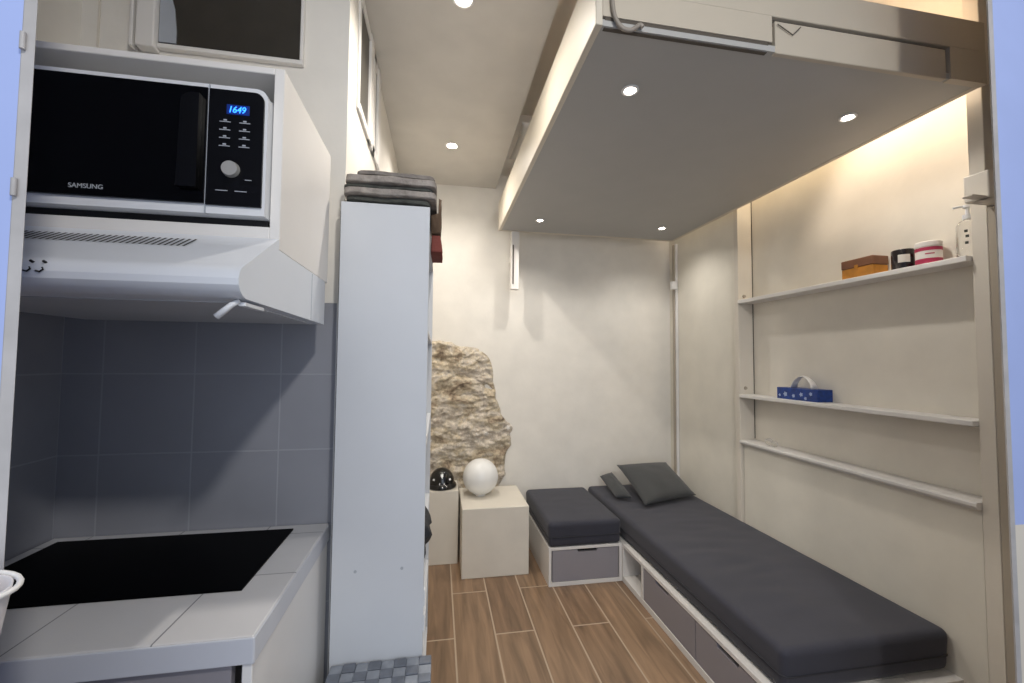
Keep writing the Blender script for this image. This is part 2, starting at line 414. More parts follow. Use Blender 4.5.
# microwave
MX0, MX1, MY, MZ0, MZ1 = -.845, -.352, .915, 1.707, 1.970
mw = thing('microwave_oven', (-.6, 1.1, 1.692), 'black-fronted white microwave oven in the wall cabinet', 'microwave')
obj('casing', B(MX0, MX1-.002, MY+.03, 1.30, MZ0, MZ1-.004, .006, 2), 'plastic', mw)
fr = obj('front_bezel', prism(rrect(MX0, MX1, MZ0, MZ1, .022, ('tr', 'tl')), 'y', MY, MY+.032), 'plastic', mw, smooth=True, angle=30)
dz = obj('door_glass', prism([(MX0+.012, MZ0+.018), (-.4612, MZ0+.018), (-.4612, MZ1-.011), (MX0+.012, MZ1-.011)], 'y', MY-.006, MY+.01), 'glassblk', mw)
obj('control_panel', prism(rrect(-.4585, MX1-.0055, MZ0+.016, MZ1-.011, .018, ('tr',)), 'y', MY-.005, MY+.01), 'bsatin', mw)
h = obj('door_handle', prism([(-.506, MZ0+.045), (-.470, MZ0+.045), (-.470, MZ1-.03)]+[(-.478-.024*math.sin(a*PI/12), MZ1-.03-.016*(1-math.cos(a*PI/12))) for a in range(0, 7)], 'y', MY-.018, MY-.005), 'bsatin', mw, smooth=True, angle=30)
obj('door_seam', B(-.4610, -.4588, MY-.003, MY+.012, MZ0, MZ1-.002, 0), 'grey', mw)
for x in (-.82, -.38):
    obj('foot', B(x-.015, x+.015, .95, .98, 1.6921, MZ0+.001, .001), 'black', mw)
obj('under_gap_shade', B(MX0+.02, MX1-.004, .945, .95, 1.6925, MZ0, 0), 'black', mw)  # black strip paints the shade in the gap under the oven
disp = obj('display', B(-.426, -.384, MY-.0062, MY-.0048, 1.909, 1.929, .0005), 'blue_glow', mw)
put_text('display_digits', '1649', .0185, (-.4235, MY-.0064, 1.9125), 'blue_led', mw, shear=.18, xs=.88)
for r_ in range(4):
    for q in range(2):
        x = -.428+q*.036; z = 1.893-r_*.0165
        bm = B(x-.010, x+.010, MY-.0056, MY-.0048, z-.0008, z+.0008, 0); box(bm, x-.003, x+.003, MY-.0056, MY-.0048, z+.002, z+.005)
        obj('button_mark', bm, 'grey', mw)
def cyl_y(cx, cz, r0, y0, y1, n=32, r1=None):
    bm = bmesh.new(); r1 = r1 or r0
    A = [bm.verts.new((cx+r0*math.cos(2*PI*k/n), y0, cz+r0*math.sin(2*PI*k/n))) for k in range(n)]
    C = [bm.verts.new((cx+r1*math.cos(2*PI*k/n), y1, cz+r1*math.sin(2*PI*k/n))) for k in range(n)]
    bm.faces.new(A); bm.faces.new(C[::-1])
    for k in range(n): bm.faces.new((A[k], A[(k+1) % n], C[(k+1) % n], C[k]))
    return bm
kn = obj('knob', cyl_y(-.414, 1.796, .0145, MY-.014, MY-.004, r1=.0165), 'chrome', mw, smooth=True, angle=40)
for x in (-.43, -.395):
    obj('button_mark', B(x-.011, x+.011, MY-.0056, MY-.0048, 1.752, 1.7535, 0), 'grey', mw)
obj('button_mark', B(-.388, -.376, MY-.0056, MY-.0048, 1.776, 1.7775, 0), 'grey', mw)
put_text('brand_lettering', 'SAMSUNG', .0125, (-.690, MY-.0066, 1.738), 'grey', mw, xs=1.0)
# hood
hd = thing('range_hood', (-.63, 1.1, 1.52), 'white slanted range hood below the microwave cabinet', 'range hood')
prof = [(.9355, 1.6675), (.80, 1.587), (.788, 1.581), (.776, 1.573), (.768, 1.564), (.764, 1.553), (.765, 1.542), (.771, 1.533), (.781, 1.526), (.794, 1.522), (1.30, 1.519), (1.30, 1.6445), (.9365, 1.6445), (.9365, 1.6675)]
obj('body', prism(prof, 'x', CX0, CX1), 'hood', hd, smooth=True, angle=25)
obj('side_seam', prism([(1.170, 1.523), (1.172, 1.523), (1.172, 1.642), (1.170, 1.642)], 'x', CX1, CX1+.001), 'grey', hd)
obj('underside_filter', prism([(.84, 1.5200), (1.28, 1.5170), (1.28, 1.5200), (.84, 1.5230)], 'x', CX0+.03, CX1-.03), 'hoodgrey', hd)
bm = bmesh.new()
for k in range(30):   # slots in the slanted top, slanting to the right
    x = -.770+k*.0103; a = Vector((x+.001, .905, 1.6497)); b_ = Vector((x, .865, 1.6259))
    n_ = Vector((0, -.51, .86))
    q = [a+n_*.0008, a+Vector((.0040, 0, 0))+n_*.0008, b_+Vector((.0040, 0, 0))+n_*.0008, b_+n_*.0008]
    bm.faces.new([bm.verts.new(v) for v in q])
obj('vent_slots', bm, 'black', hd)
for x in (-.626, -.609):
    bm = tube([(x, .772, 1.5665), (x, .766, 1.5685)], .0020, 10); tube([(x-.007, .7625, 1.5525), (x-.001, .762, 1.551), (x+.003, .7625, 1.555), (x+.001, .7635, 1.558)], .0013, 8, bm)
    obj('switch', bm, 'black', hd, smooth=True)
obj('lever', tube([(-.342, .800, 1.519), (-.352, .795, 1.512), (-.374, .790, 1.489)], [.0045, .005, .006], 10), 'plastic', hd, smooth=True)
obj('lever', B(-.345, -.333, .80, .88, 1.510, 1.517, .001), 'plastic', hd)

# ------------------------------------------------------------------ counter, hob, base cabinet
ct = thing('worktop', (-.7, 1.15, .85), 'pale grey tiled worktop around the black hob', 'worktop')
obj('tiled_top', B(-1.075, -.331, .880, YK-.002, .862, .900, .004, 2), 'ctile', ct)
bm = B(-1.075, -.3295, .8765, .8805, .851, .899, .002, 2); box(bm, -.3315, -.3285, .878, YK-.003, .851, .899, .001)
obj('front_edge', bm, 'apron', ct)
tag(recenter(obj('ceramic_hob', prism([(-1.035, 1.392), (-.424, 1.392), (-.424, 1.051), (-1.035, 1.051)], 'z', .9003, .9045), 'hob')), 'flat black ceramic hob set into the tiled worktop', 'hob')
bc = thing('base_cabinet', (-.7, 1.15, 0), 'white base cabinet under the tiled worktop', 'cabinet')
obj('side_panel', B(-.352, -.334, .884, YK-.01, 0, .851), 'white', bc)
obj('side_panel', B(-1.07, -1.052, .894, YK-.01, 0, .851), 'white', bc)
dr = obj('door', B(-1.05, -.372, .890, .908, .10, .848, .0015), 'drawer', bc)
obj('back_panel', B(-1.05, -.353, YK-.03, YK-.012, .0, .851), 'white', bc)
obj('plinth', B(-1.05, -.353, .93, .945, 0, .098), 'white', bc)

# ------------------------------------------------------------------ tall cabinet unit next to kitchen
tc_ = thing('tall_cabinet', (-.168, 1.8, 0), 'tall white shelving cabinet with end panel facing the doorway', 'cabinet')
obj('end_panel', B(-.303, -.033, 1.350, 1.370, 0, 1.907, .0015), 'panel', tc_)
for x in (-.235, -.099):
    obj('screw_cap', cyl_y(x, .782, .0045, 1.3485, 1.351, 14), 'grey', tc_)
obj('back_panel', B(-.303, -.290, 1.37, 2.28, 0, 1.907), 'panel', tc_)
obj('end_panel', B(-.303, -.033, 2.28, 2.30, 0, 1.907), 'panel', tc_)
for z in (.02, .36, .70, 1.12, 1.50, 1.889):
    obj('shelf', B(-.290, -.034, 1.37, 2.28, z, z+.018), 'panel', tc_)
for z in (.585, .66): obj('hinge', B(-.033, -.0285, 1.352, 1.372, z, z+.05, .001), 'plastic', tc_)
# folded blankets on top
def sheet(name, x0, x1, y0, y1, z0, z1, m, seed, amp=.006, wrap=True):
    bm = bmesh.new(); box(bm, x0, x1, y0, y1, z0, z1)
    bmesh.ops.subdivide_edges(bm, edges=bm.edges, cuts=7, use_grid_fill=True)
    for v in bm.verts:
        p = v.co*14+Vector((seed*7, 0, 0))
        v.co += Vector((noise.noise(p), noise.noise(p+Vector((5, 5, 5))), noise.noise(p+Vector((9, 1, 4)))))*amp
    o = obj(name, bm, m, smooth=True)
    recenter(o)
    sb = o.modifiers.new('sub', 'SUBSURF'); sb.levels = 1; sb.render_levels = 1
    return o
zz = 1.911
for i, (m, x0, x1, hgt, lab, yy) in enumerate((
        ('cloth_d', -.292, -.030, .014, 'dark grey folded cloth, lowest of the pile on the tall cabinet', 1.345),
        ('cloth_l', -.298, -.012, .020, 'pale grey folded blanket directly above the dark cloth', 1.325),
        ('cloth_d', -.300, -.020, .009, 'thin dark folded cloth between two pale blankets in the pile', 1.340),
        ('cloth_l', -.292, -.014, .022, 'thick pale folded blanket second from the top of the pile', 1.325),
        ('cloth_g', -.262, -.018, .014, 'flat brownish grey cloth topmost on the pile', 1.335))):
    tag(sheet('folded_blanket', x0, x1, yy, 1.75, zz, zz+hgt, m, i, .0055), lab, 'blanket', 'folded blankets on the tall cabinet')
    zz += hgt+.0035
# dark folded end on the left of the pile
# hanging cloth over the right side
def hang(name, pts, y0, y1, m, th=.004, seed=0, amp=.004, NY=14):
    bm = bmesh.new(); rows = []
    for i, (x, z) in enumerate(pts):
        rows.append([bm.verts.new((x+amp*noise.noise((i*.9, k*.8, seed)), y0+(y1-y0)*k/NY+.004*noise.noise((i, k, seed+3)), z+amp*noise.noise((k*.7, i, seed+8)))) for k in range(NY+1)])
    for a, b in zip(rows, rows[1:]):
        for k in range(NY): bm.faces.new((a[k], a[k+1], b[k+1], b[k]))
    o = obj(name, bm, m, smooth=True); recenter(o)
    s = o.modifiers.new('thick', 'SOLIDIFY'); s.thickness = th; s.offset = 0
    return o
bm = prism([(-.030, 1.846), (.003, 1.846), (.0035, 1.958), (-.006, 1.962), (-.0065, 1.912), (-.030, 1.905)], 'y', 1.42, 1.60)
bmesh.ops.subdivide_edges(bm, edges=bm.edges, cuts=5, use_grid_fill=True)
for v in bm.verts: v.co += Vector((noise.noise(v.co*30), noise.noise(v.co*30+Vector((4, 4, 4))), noise.noise(v.co*22)))*.003
tag(recenter(obj('draped_cloth', bm, 'brown', smooth=True)), 'brown cloth hanging over the right side of the tall cabinet', 'cloth')
o = sheet('draped_garment', -.029, .001, 1.43, 1.60, 1.782, 1.841, 'maroon', 12, .003)
for v in o.data.vertices:
    if v.co.x > 0: v.co.x += .010*(1-min(1, v.co.z/.063))
tag(o, 'maroon garment hem hanging below the brown cloth', 'garment')
# dark garment in the cabinet, peeking out
bm = bmesh.new()
box(bm, -.22, -.010, 1.50, 1.72, .62, .850); bmesh.ops.subdivide_edges(bm, edges=bm.edges, cuts=8, use_grid_fill=True)
for v in bm.verts:
    p = v.co*16; v.co += Vector((noise.noise(p)*.022, noise.noise(p+Vector((3, 3, 3)))*.012, noise.noise(p+Vector((8, 3, 3)))*.012))
    t = (v.co.z-.62)/.23
    if v.co.x > -.1: v.co.x -= .035*(1-math.sin(PI*min(1, max(0, t))))
    if v.co.z < .66: v.co.z = max(v.co.z, .62)
o = obj('dark_garment', bm, 'darkcloth', smooth=True); recenter(o); o.location.z = .7190; o.scale = (1, 1, .68); o.location.x -= .012
tag(o, 'dark crumpled garment sticking out of the tall cabinet side', 'garment')

# ------------------------------------------------------------------ woven basket
hb = thing('woven_basket', (-.15, 1.20, 0), 'blue-grey woven lidded basket in front of the tall cabinet', 'basket')
bm = B(-.292, -.010, 1.02, 1.345, 0, .492, .012, 3); obj('body', bm, 'weave', hb, smooth=True, angle=40)
# lid with real over-under strips
bm = bmesh.new(); nx, ny = 8, 9; x0, x1, y0, y1 = -.296, -.006, 1.016, 1.345; sx_, sy_ = (x1-x0)/nx, (y1-y0)/ny
box(bm, x0, x1, y0, y1, .492, .516, .002)
for i in range(nx):
    for k in range(ny):
        up = (i+k) % 2
        a, b2 = x0+i*sx_, y0+k*sy_
        t = .004 if up else .0015
        ex = .0012
        g = bmesh.new()
        if up: box(bm, a+.0008, a+sx_-.0008, b2+ex, b2+sy_-ex, .5155, .5155+t+random.random()*.002, .0012)
        else: box(bm, a+ex, a+sx_-ex, b2+.0008, b2+sy_-.0008, .5155, .5155+t+random.random()*.0015, .0006)
        g.free()
obj('lid', bm, 'weave', hb)

# ------------------------------------------------------------------ rolled sheet in front of left jamb
rl = thing('rolled_sheet', (-.36, .37, 0), 'white rolled sheet with a curled rim by the left door frame', 'roll')
ax0, ax1 = Vector((-.358, .400, 1.240)), Vector((-.398, .392, .98))
def spiral_roll():
    bm = bmesh.new(); n = 70; rows = []
    t = (ax1-ax0).normalized(); u = Vector((1, 0, 0)); u = (u-t*u.dot(t)).normalized(); w = t.cross(u)
    for s in range(15):
        c = ax0+(ax1-ax0)*s/14; row = []
        for k in range(n+1):
            a = 2*PI*2.2*k/n; r = .012+.016*k/n+.0012*noise.noise((k*.2, s*.5, 0))
            row.append(bm.verts.new(c+u*r*math.cos(a)+w*r*math.sin(a)))
        rows.append(row)
    for a, b in zip(rows, rows[1:]):
        for k in range(n): bm.faces.new((a[k], a[k+1], b[k+1], b[k]))
    return bm
o = obj('roll_body', spiral_roll(), 'roll', rl, smooth=True); s = o.modifiers.new('t', 'SOLIDIFY'); s.thickness = .0015
t = (ax1-ax0).normalized(); u = (Vector((1, 0, 0))-t*t.x).normalized(); w = t.cross(u)
obj('curled_rim', tube([ax0+u*.0295*math.cos(a*.25)+w*.0295*math.sin(a*.25)+t*.001 for a in range(-7, 22)], .0022, 8), 'white', rl, smooth=True)
obj('core', tube([ax0+t*.01, ax1], .011, 14), 'roll', rl, smooth=True)

# ------------------------------------------------------------------ plinth boxes, dome, globe
bm = B(-.052, .156, 3.01, 3.27, 0, .502, .003, 2)
tag(recenter(obj('display_plinth', bm, 'plaster')), 'tall narrow cream plinth carrying the black dome', 'plinth')
bm = B(.170, .615, 2.79, 3.26, 0, .446, .004, 2)
tag(recenter(obj('cube_table', bm, 'plaster')), 'wide cream cube side table carrying the white globe', 'side table')
dm = thing('dome_ornament', (.040, 3.115, .5025), 'glossy black dome with small pale marks on the narrow plinth', 'ornament')
prof = [(.088, .5025), (.102, .504), (.107, .512), (.105, .522), (.098, .530), (.093, .538)]
obj('base_ring', lathe(prof, .040, 3.115, 48), 'bglossy', dm, smooth=True, angle=60)
prof = [(.090*math.cos(a), .538+.102*math.sin(a)) for a in [k*PI/2/14 for k in range(14)]]+[(.002, .640)]
obj('dome', lathe([(.090, .532)]+prof, .040, 3.115, 48), 'bglossy', dm, smooth=True)
def on_dome(az, el, sx, sz, pts=None):
    bm = bmesh.new(); R1, R2 = .0908, .1028
    q = pts or rrect(-sx, sx, -sz, sz, min(sx, sz)*.6)
    vs = []
    for px, pz in q:
        a = az+px/.083; e = el+pz/.09
        vs.append(bm.verts.new((.040+R1*math.cos(e)*math.sin(a), 3.115-R1*math.cos(e)*math.cos(a), .538+R2*math.sin(e))))
    bm.faces.new(vs); return bm
obj('pale_mark', on_dome(0, .62, 0, 0, [(-.012, .012), (.012, .012), (.010, -.002), (0, -.014), (-.010, -.002)]), 'lightgrey', dm)
obj('pale_mark', on_dome(-.72, .33, .009, .006), 'lightgrey', dm)
obj('pale_mark', on_dome(.72, .33, .009, .006), 'lightgrey', dm)
obj('pale_mark', on_dome(0, .08, .018, .006), 'lightgrey', dm)
gl = thing('globe_lamp', (.315, 3.07, .4465), 'white opal globe lamp resting on the cube side table', 'lamp')
R_ = .127; cz = .4465+.004+R_
prof = [(max(.001, R_*math.sin(a)), cz-R_*math.cos(a)) for a in [PI*(k+.0)/32 for k in range(33)]]
obj('globe', lathe(prof, .315, 3.07, 64), 'globe', gl, smooth=True)
obj('base_ring', lathe([(.032, .4467), (.038, .4467), (.038, .456), (.034, .460)], .315, 3.07, 32), 'white', gl, smooth=True, angle=40)

# ------------------------------------------------------------------ ottoman and daybed
def cushion(x0, x1, y0, y1, z0, z1, r=.03, wr=0., seed=0, crown=.006):
    bm = bmesh.new(); box(bm, x0, x1, y0, y1, z0, z1)
    cx, cy = (x0+x1)/2, (y0+y1)/2
    bmesh.ops.bevel(bm, geom=list(bm.edges), offset=r, segments=5, profile=.55, affect='EDGES')
    cuts = [(Vector((1, 0, 0)), x0, x1), (Vector((0, 1, 0)), y0, y1)]
    for n_, a, b in cuts:
        m_ = max(6, int((b-a)/.035))
        for k in range(1, m_):
            t = a+r+(b-a-2*r)*k/m_
            bmesh.ops.bisect_plane(bm, geom=bm.verts[:]+bm.edges[:]+bm.faces[:], plane_co=n_*t, plane_no=n_)
    for v in bm.verts:
        u = (v.co.x-cx)/((x1-x0)/2); w = (v.co.y-cy)/((y1-y0)/2)
        if v.co.z > z1-r*.6:
            v.co.z += crown*(1-u*u)*(1-w*w)
            if wr: v.co.z += wr*noise.noise((v.co.x*5+seed, v.co.y*22, seed))*(1-u**4)*(1-w**4)
        if abs(u) > .9 or abs(w) > .9: 
            zt = (v.co.z-z0)/(z1-z0); 
            if zt < .5: v.co.x -= u*.004; v.co.y -= w*.004
    return bm
def piping(x0, x1, y0, y1, z, r, R=.03):
    pts = [(p[0], p[1], z) for p in rrect(x0, x1, y0, y1, R, seg=8)]
    pts.append(pts[0]); return tube(pts, r, 8)

ot = thing('ottoman_box', (.95, 2.97, 0), 'low white storage box seat with one grey drawer beside the cube', 'storage bench')
OX0, OX1, OY0, OY1, OZ = .704, 1.193, 2.612, 3.31, .240
obj('side_panel', B(OX0, OX0+.018, OY0, OY1, 0, OZ), 'cabwhite', ot)
obj('side_panel', B(OX1-.018, OX1, OY0, OY1, 0, OZ), 'cabwhite', ot)
obj('top_panel', B(OX0+.018, OX1-.018, OY0, OY1, OZ-.018, OZ), 'cabwhite', ot)
obj('base_panel', B(OX0+.018, OX1-.018, OY0, OY1, 0, .024), 'cabwhite', ot)
d = obj('drawer', prism([(OX0+.025, .027), (OX1-.025, .027), (OX1-.025, OZ-.021), (1.03, OZ-.021), (1.022, OZ-.038), (.900, OZ-.038), (.892, OZ-.021), (OX0+.025, OZ-.021)], 'y', OY0+.004, OY0+.022), 'drawer', ot)
obj('handle_cutout', B(.885, 1.037, OY0+.024, OY0+.028, OZ-.045, OZ-.019, 0), 'black', d)
oc = thing('seat_cushion', (.95, 2.97, .2415), 'square charcoal seat cushion on the one-drawer box', 'cushion')
obj('cover', cushion(.700, 1.188, 2.600, 3.315, .2415, .398, .030, .002, 3), 'fabric', oc, smooth=True)
obj('piping', piping(.7015, 1.1865, 2.6015, 3.3135, .305, .003), 'piping', oc, smooth=True)

bd = thing('daybed_base', (1.57, 2.3, 0), 'long white daybed base with cubby and grey drawers', 'bed')
BX0, BX1, BY0, BY1, BZ = 1.194, 1.962, 1.305, 3.31, .240
obj('top_panel', B(BX0, BX1, 1.36, BY1, BZ-.020, BZ), 'cabwhite', bd)
obj('top_panel', B(BX0, 1.738, BY0, 1.358, BZ-.020, BZ), 'cabwhite', bd)
obj('top_panel', B(1.741, BX1, BY0, 1.358, BZ-.020, BZ), 'cabwhite', bd)
obj('bottom_rail', B(BX0, BX1-.02, BY0+.02, BY1, 0, .034), 'cabwhite', bd)
obj('end_panel', B(BX0, BX1, BY0, BY0+.019, 0, BZ-.0205), 'cabwhite', bd)
for y in (2.332, 2.60):
    obj('divider', B(BX0, BX1-.02, y, y+.022, .034, BZ-.0205), 'cabwhite', bd)
obj('back_panel', B(BX1-.02, BX1, BY0+.02, BY1, 0, BZ-.0205), 'cabwhite', bd)
for y0, y1, h0, h1 in ((1.832, 2.328, 2.06, 2.20), (1.329, 1.826, 1.54, 1.68)):
    d = obj('drawer', prism([(y0, .037), (y1, .037), (y1, BZ-.024), (h1, BZ-.024), (h1-.008, BZ-.042), (h0+.008, BZ-.042), (h0, BZ-.024), (y0, BZ-.024)], 'x', BX0+.003, BX0+.021), 'drawer', bd)
    obj('handle_cutout', B(BX0+.023, BX0+.027, h0-.006, h1+.006, BZ-.05, BZ-.021, 0), 'black', d)
obj('cubby_back', B(1.50, 1.515, 2.355, 2.60, .034, BZ-.0205), 'cabwhite', bd)
mt = thing('mattress', (1.57, 2.3, .2415), 'long charcoal daybed mattress along the right wall', 'mattress')
obj('cover', cushion(1.214, 1.948, 1.336, 3.315, .2475,   .402, .030, .009, 7), 'fabric', mt, smooth=True)
obj('piping', piping(1.2155, 1.9465, 1.3375, 3.3135, .308, .0030), 'piping', mt, smooth=True)
# dark thing in the cubby
o = thing('storage_bottle', (1.25, 2.40, .0345), 'small dark bottle standing inside the daybed cubby', 'bottle')
obj('body', lathe([(.024, .0345), (.026, .040), (.026, .105), (.014, .122)], 1.25, 2.40, 20), 'darkcloth', o, smooth=True, angle=50)
obj('cap', lathe([(.013, .122), (.013, .145)], 1.25, 2.40, 16), 'black', o, smooth=True, angle=50)

# pillows
def pillow(cor, th, seed, m='pillow', name='throw_pillow'):
    """cor: 4 world corners (near-left, near-right, far-right, far-left) of the mid-surface"""
    bm = bmesh.new(); N = 22; c = [Vector(p) for p in cor]; S = []
    nrm = ((c[1]-c[0]).cross(c[3]-c[0])).normalized()
    for side in (1, -1):
        G = {}
        for i in range(N+1):
            for k in range(N+1):
                u, v = i/N, k/N
                # pull edge middles inwards
                uu = u+.05*math.sin(PI*v)*(0.5-u)*1.4*abs(2*u-1); vv = v+.05*math.sin(PI*u)*(0.5-v)*1.4*abs(2*v-1)
                p = c[0]*(1-uu)*(1-vv)+c[1]*uu*(1-vv)+c[2]*uu*vv+c[3]*(1-uu)*vv
                h = (max(0, math.sin(PI*u)*math.sin(PI*v)))**.42*th/2
                h += .006*noise.noise((u*5+seed, v*4, seed))*math.sin(PI*u)*math.sin(PI*v)
                if side == -1 and (i in (0, N) or k in (0, N)): G[i, k] = S[0][i, k]
                else: G[i, k] = bm.verts.new(p+nrm*h*side)
        S.append(G)
        for i in range(N):
            for k in range(N):
                q = [G[i, k], G[i+1, k], G[i+1, k+1], G[i, k+1]]
                try: bm.faces.new(q if side == 1 else q[::-1])
                except ValueError: pass
    o = obj(name, bm, m, smooth=True); return recenter(o)
p = pillow([(1.405, 2.71, .436), (1.885, 2.85, .440), (1.84, 3.19, .600), (1.40, 3.16, .600)], .12, 2)
tag(p, 'dark grey throw pillow leaning in front at the mattress corner', 'pillow', 'pillows in the far corner')
p = pillow([(1.280, 2.90, .436), (1.388, 2.86, .440), (1.375, 3.20, .535), (1.30, 3.26, .490)], .075, 5)
tag(p, 'smaller dark grey pillow tucked behind the front pillow', 'pillow', 'pillows in the far corner')

# ------------------------------------------------------------------ shelf unit on the right wall
PX = 1.95
su = thing('wall_shelf_unit', (2.0, 1.85, 0), 'cream built-in wall shelf unit with three ledges over the daybed', 'shelf unit')
obj('upright', B(1.933, 2.039, 2.442, 2.478, 0, 2.98, .002), 'beige', su)
obj('upright', B(PX, 2.039, 1.180, 1.228, 0, 2.98, .002), 'beige', su)
obj('lower_panel', B(PX+.004, 2.039, 1.230, 2.440, 0, .889, .002), 'wall_r', su)
obj('seam_strip', B(2.036, 2.0395, 2.438, 2.4415, .925, 2.98, 0), 'groove', su)
bm = prism([(1.925, .902), (1.935, .890), (2.037, .890), (2.037, .917), (1.930, .917), (1.925, .912)], 'y', 1.229, 2.441)
obj('shelf', bm, 'cabwhite', su)
obj('shelf', B(1.925, 2.037, 1.229, 2.441, 1.190, 1.212, .004, 2), 'cabwhite', su)
obj('shelf', B(1.925, 2.037, 1.229, 2.441, 1.800, 1.823, .003, 2), 'cabwhite', su)
for z in (1.25, 1.85):
    bm = cyl_y(1.975, z, .009, 2.434, 2.442, 18, r1=.012)
    obj('knob', bm, 'rail', su, smooth=True, angle=40)
# near-black panel painting the shade in the gap, and taupe rail at the right
cat_struct(struct('recess_shade_panel', B(2.0, 2.039, .862, 1.178, 0, ZH, 0), 'gapshade'), 'dark panel painting the shade between shelf unit and right door frame', 'trim')
gr = thing('guide_rail', (1.96, 1.15, 0), 'taupe upright lift rail beside the right door frame', 'rail')
obj('rail', B(1.945, 1.998, 1.128, 1.176, 0, 1.985, .002), 'rail', gr)
obj('clamp', B(1.84, 1.99, 1.105, 1.176, 1.990, 2.085, .004, 2), 'beige', gr)
obj('clamp_plate', B(1.775, 1.86, 1.110, 1.140, 1.990, 1.996, .001), 'beige', gr)
# pole in the far corner
cp = thing('corner_rail', (1.94, 3.22, .4), 'thin white upright lift rail in the far right corner', 'rail')
obj('rail', B(1.951, 1.969, 3.20, 3.25, .2405, 2.405, .002), 'white', cp)
obj('track_groove', B(1.938, 1.950, 3.215, 3.235, .42, 2.40, 0), 'rail', cp)
obj('clamp', B(1.905, 1.95, 3.18, 3.215, 2.02, 2.085, .003, 2), 'white', cp)

# things on the shelves
def zt(n): return {1: .9175, 2: 1.2125, 3: 1.8235}[n]
wb = thing('wooden_box', (1.985, 1.70, zt(3)), 'two-tone wooden box with brown lid on the top shelf', 'box')
z0 = zt(3)
obj('body', B(1.945, 2.03, 1.585, 1.735, z0, z0+.048, .002), 'woodlt', wb)
obj('lid', B(1.943, 2.032, 1.583, 1.737, z0+.049, z0+.090, .003), 'wooddk', wb)
obj('clasp', B(1.9405, 1.9435, 1.652, 1.669, z0+.040, z0+.060, .0005), 'woodlt', wb)
bj = thing('candle_jar', (1.975, 1.565, z0), 'black candle jar with small pale label on the top shelf', 'jar')
obj('jar', lathe([(.036, z0), (.040, z0+.003), (.040, z0+.082), (.038, z0+.086), (.034, z0+.086), (.034, z0+.075)], 1.983, 1.486, 40), 'jarblk', bj, smooth=True, angle=40)
def wraplabel(cx, cy, r, a0, a1, z0, z1, n=12):
    bm = bmesh.new(); A = []; C = []
    for k in range(n+1):
        a = math.radians(a0+(a1-a0)*k/n); A.append(bm.verts.new((cx+r*math.cos(a), cy+r*math.sin(a), z0))); C.append(bm.verts.new((cx+r*math.cos(a), cy+r*math.sin(a), z1)))
    for k in range(n): bm.faces.new((A[k], A[k+1], C[k+1], C[k]))
    return bm
obj('label_sticker', wraplabel(1.983, 1.486, .0405, 192, 250, z0+.028, z0+.062), 'label', bj, smooth=True)
wj = thing('round_tin', (1.985, 1.455, z0), 'white round tub with crimson bands beside the black candle jar', 'tub')
obj('body', lathe([(.038, z0), (.041, z0+.003), (.041, z0+.074)], 1.986, 1.392, 40), 'wjar', wj, smooth=True, angle=40)
obj('lid', lathe([(.043, z0+.0745), (.043, z0+.092), (.040, z0+.095)], 1.986, 1.392, 40), 'wjar', wj, smooth=True, angle=40)
obj('crimson_band', wraplabel(1.986, 1.392, .0416, 0, 360, z0+.004, z0+.024, 40), 'pink', wj, smooth=True)
obj('crimson_band', wraplabel(1.986, 1.392, .0416, 0, 360, z0+.056, z0+.070, 40), 'pink', wj, smooth=True)
obj('lettering', wraplabel(1.986, 1.392, .0416, 200, 240, z0+.040, z0+.045), 'pink', wj, smooth=True)
sb = thing('soap_bottle', (1.98, 1.29, z0), 'clear pump bottle with dark lettering at the top shelf end', 'bottle')
obj('bottle', lathe([(.030, z0), (.033, z0+.004), (.033, z0+.125), (.024, z0+.142), (.013, z0+.148), (.013, z0+.160)], 1.995, 1.265, 36), 'glass', sb, smooth=True, angle=50)
bm = lathe([(.015, z0+.150), (.015, z0+.168), (.006, z0+.170), (.006, z0+.195), (.012, z0+.196), (.012, z0+.206)], 1.995, 1.265, 24)
tube([(1.995, 1.265, z0+.202), (1.980, 1.280, z0+.203), (1.966, 1.292, z0+.200)], .0045, 8, bm)
obj('pump', bm, 'plastic', sb, smooth=True, angle=50)
for k, (a, zz_) in enumerate(((205, .05), (208, .075), (203, .095))):
    obj('lettering', wraplabel(1.995, 1.265, .0335, a-8, a+8, z0+zz_, z0+zz_+.010), 'cloth_d', sb)
z0 = zt(2)
tb = thing('tissue_box', (1.98, 2.01, z0), 'dark blue patterned tissue box on the middle shelf', 'tissue box')
obj('carton', B(1.945, 2.055, 1.887, 2.150, z0, z0+.064, .001), 'tissueblue', tb)
for y, z, r in ((2.09, .028, .012), (2.035, .022, .009), (1.985, .033, .010), (1.958, .014, .008), (1.925, .040, .009), (2.13, .02, .007)):
    bm = bmesh.new(); vs = [bm.verts.new((1.9444, y+r*(1+.25*math.cos(5*a))*math.cos(a), z0+z+r*(1+.25*math.cos(5*a))*math.sin(a))) for a in [2*PI*k/20 for k in range(20)]]; bm.faces.new(vs)
    obj('printed_motif', bm, 'flower', tb)
bm = bmesh.new(); rows = []
for i in range(13):
    t = i/12
    y = 2.075-.135*t; zc_ = math.sin(PI*t)**.6
    rows.append([bm.verts.new((1.985+.022*(k/6-.5)*2*(1-.3*zc_)+.004*noise.noise((i, k, 1)), y+.006*noise.noise((k, i, 4)), z0+.0645+.070*zc_*(1-.15*abs(k/6-.5))+.004*noise.noise((i*.8, k, 9))*(zc_))) for k in range(7)])
for a, b in zip(rows, rows[1:]):
    for k in range(6): bm.faces.new((a[k], a[k+1], b[k+1], b[k]))
o = obj('tissue', bm, 'tissue', tb, smooth=True); s = o.modifiers.new('t', 'SOLIDIFY'); s.thickness = .0015
z0 = zt(1)
gb = thing('glass_votive', (1.975, 2.24, z0), 'small clear glass ball ornament on the lowest ledge', 'ornament')
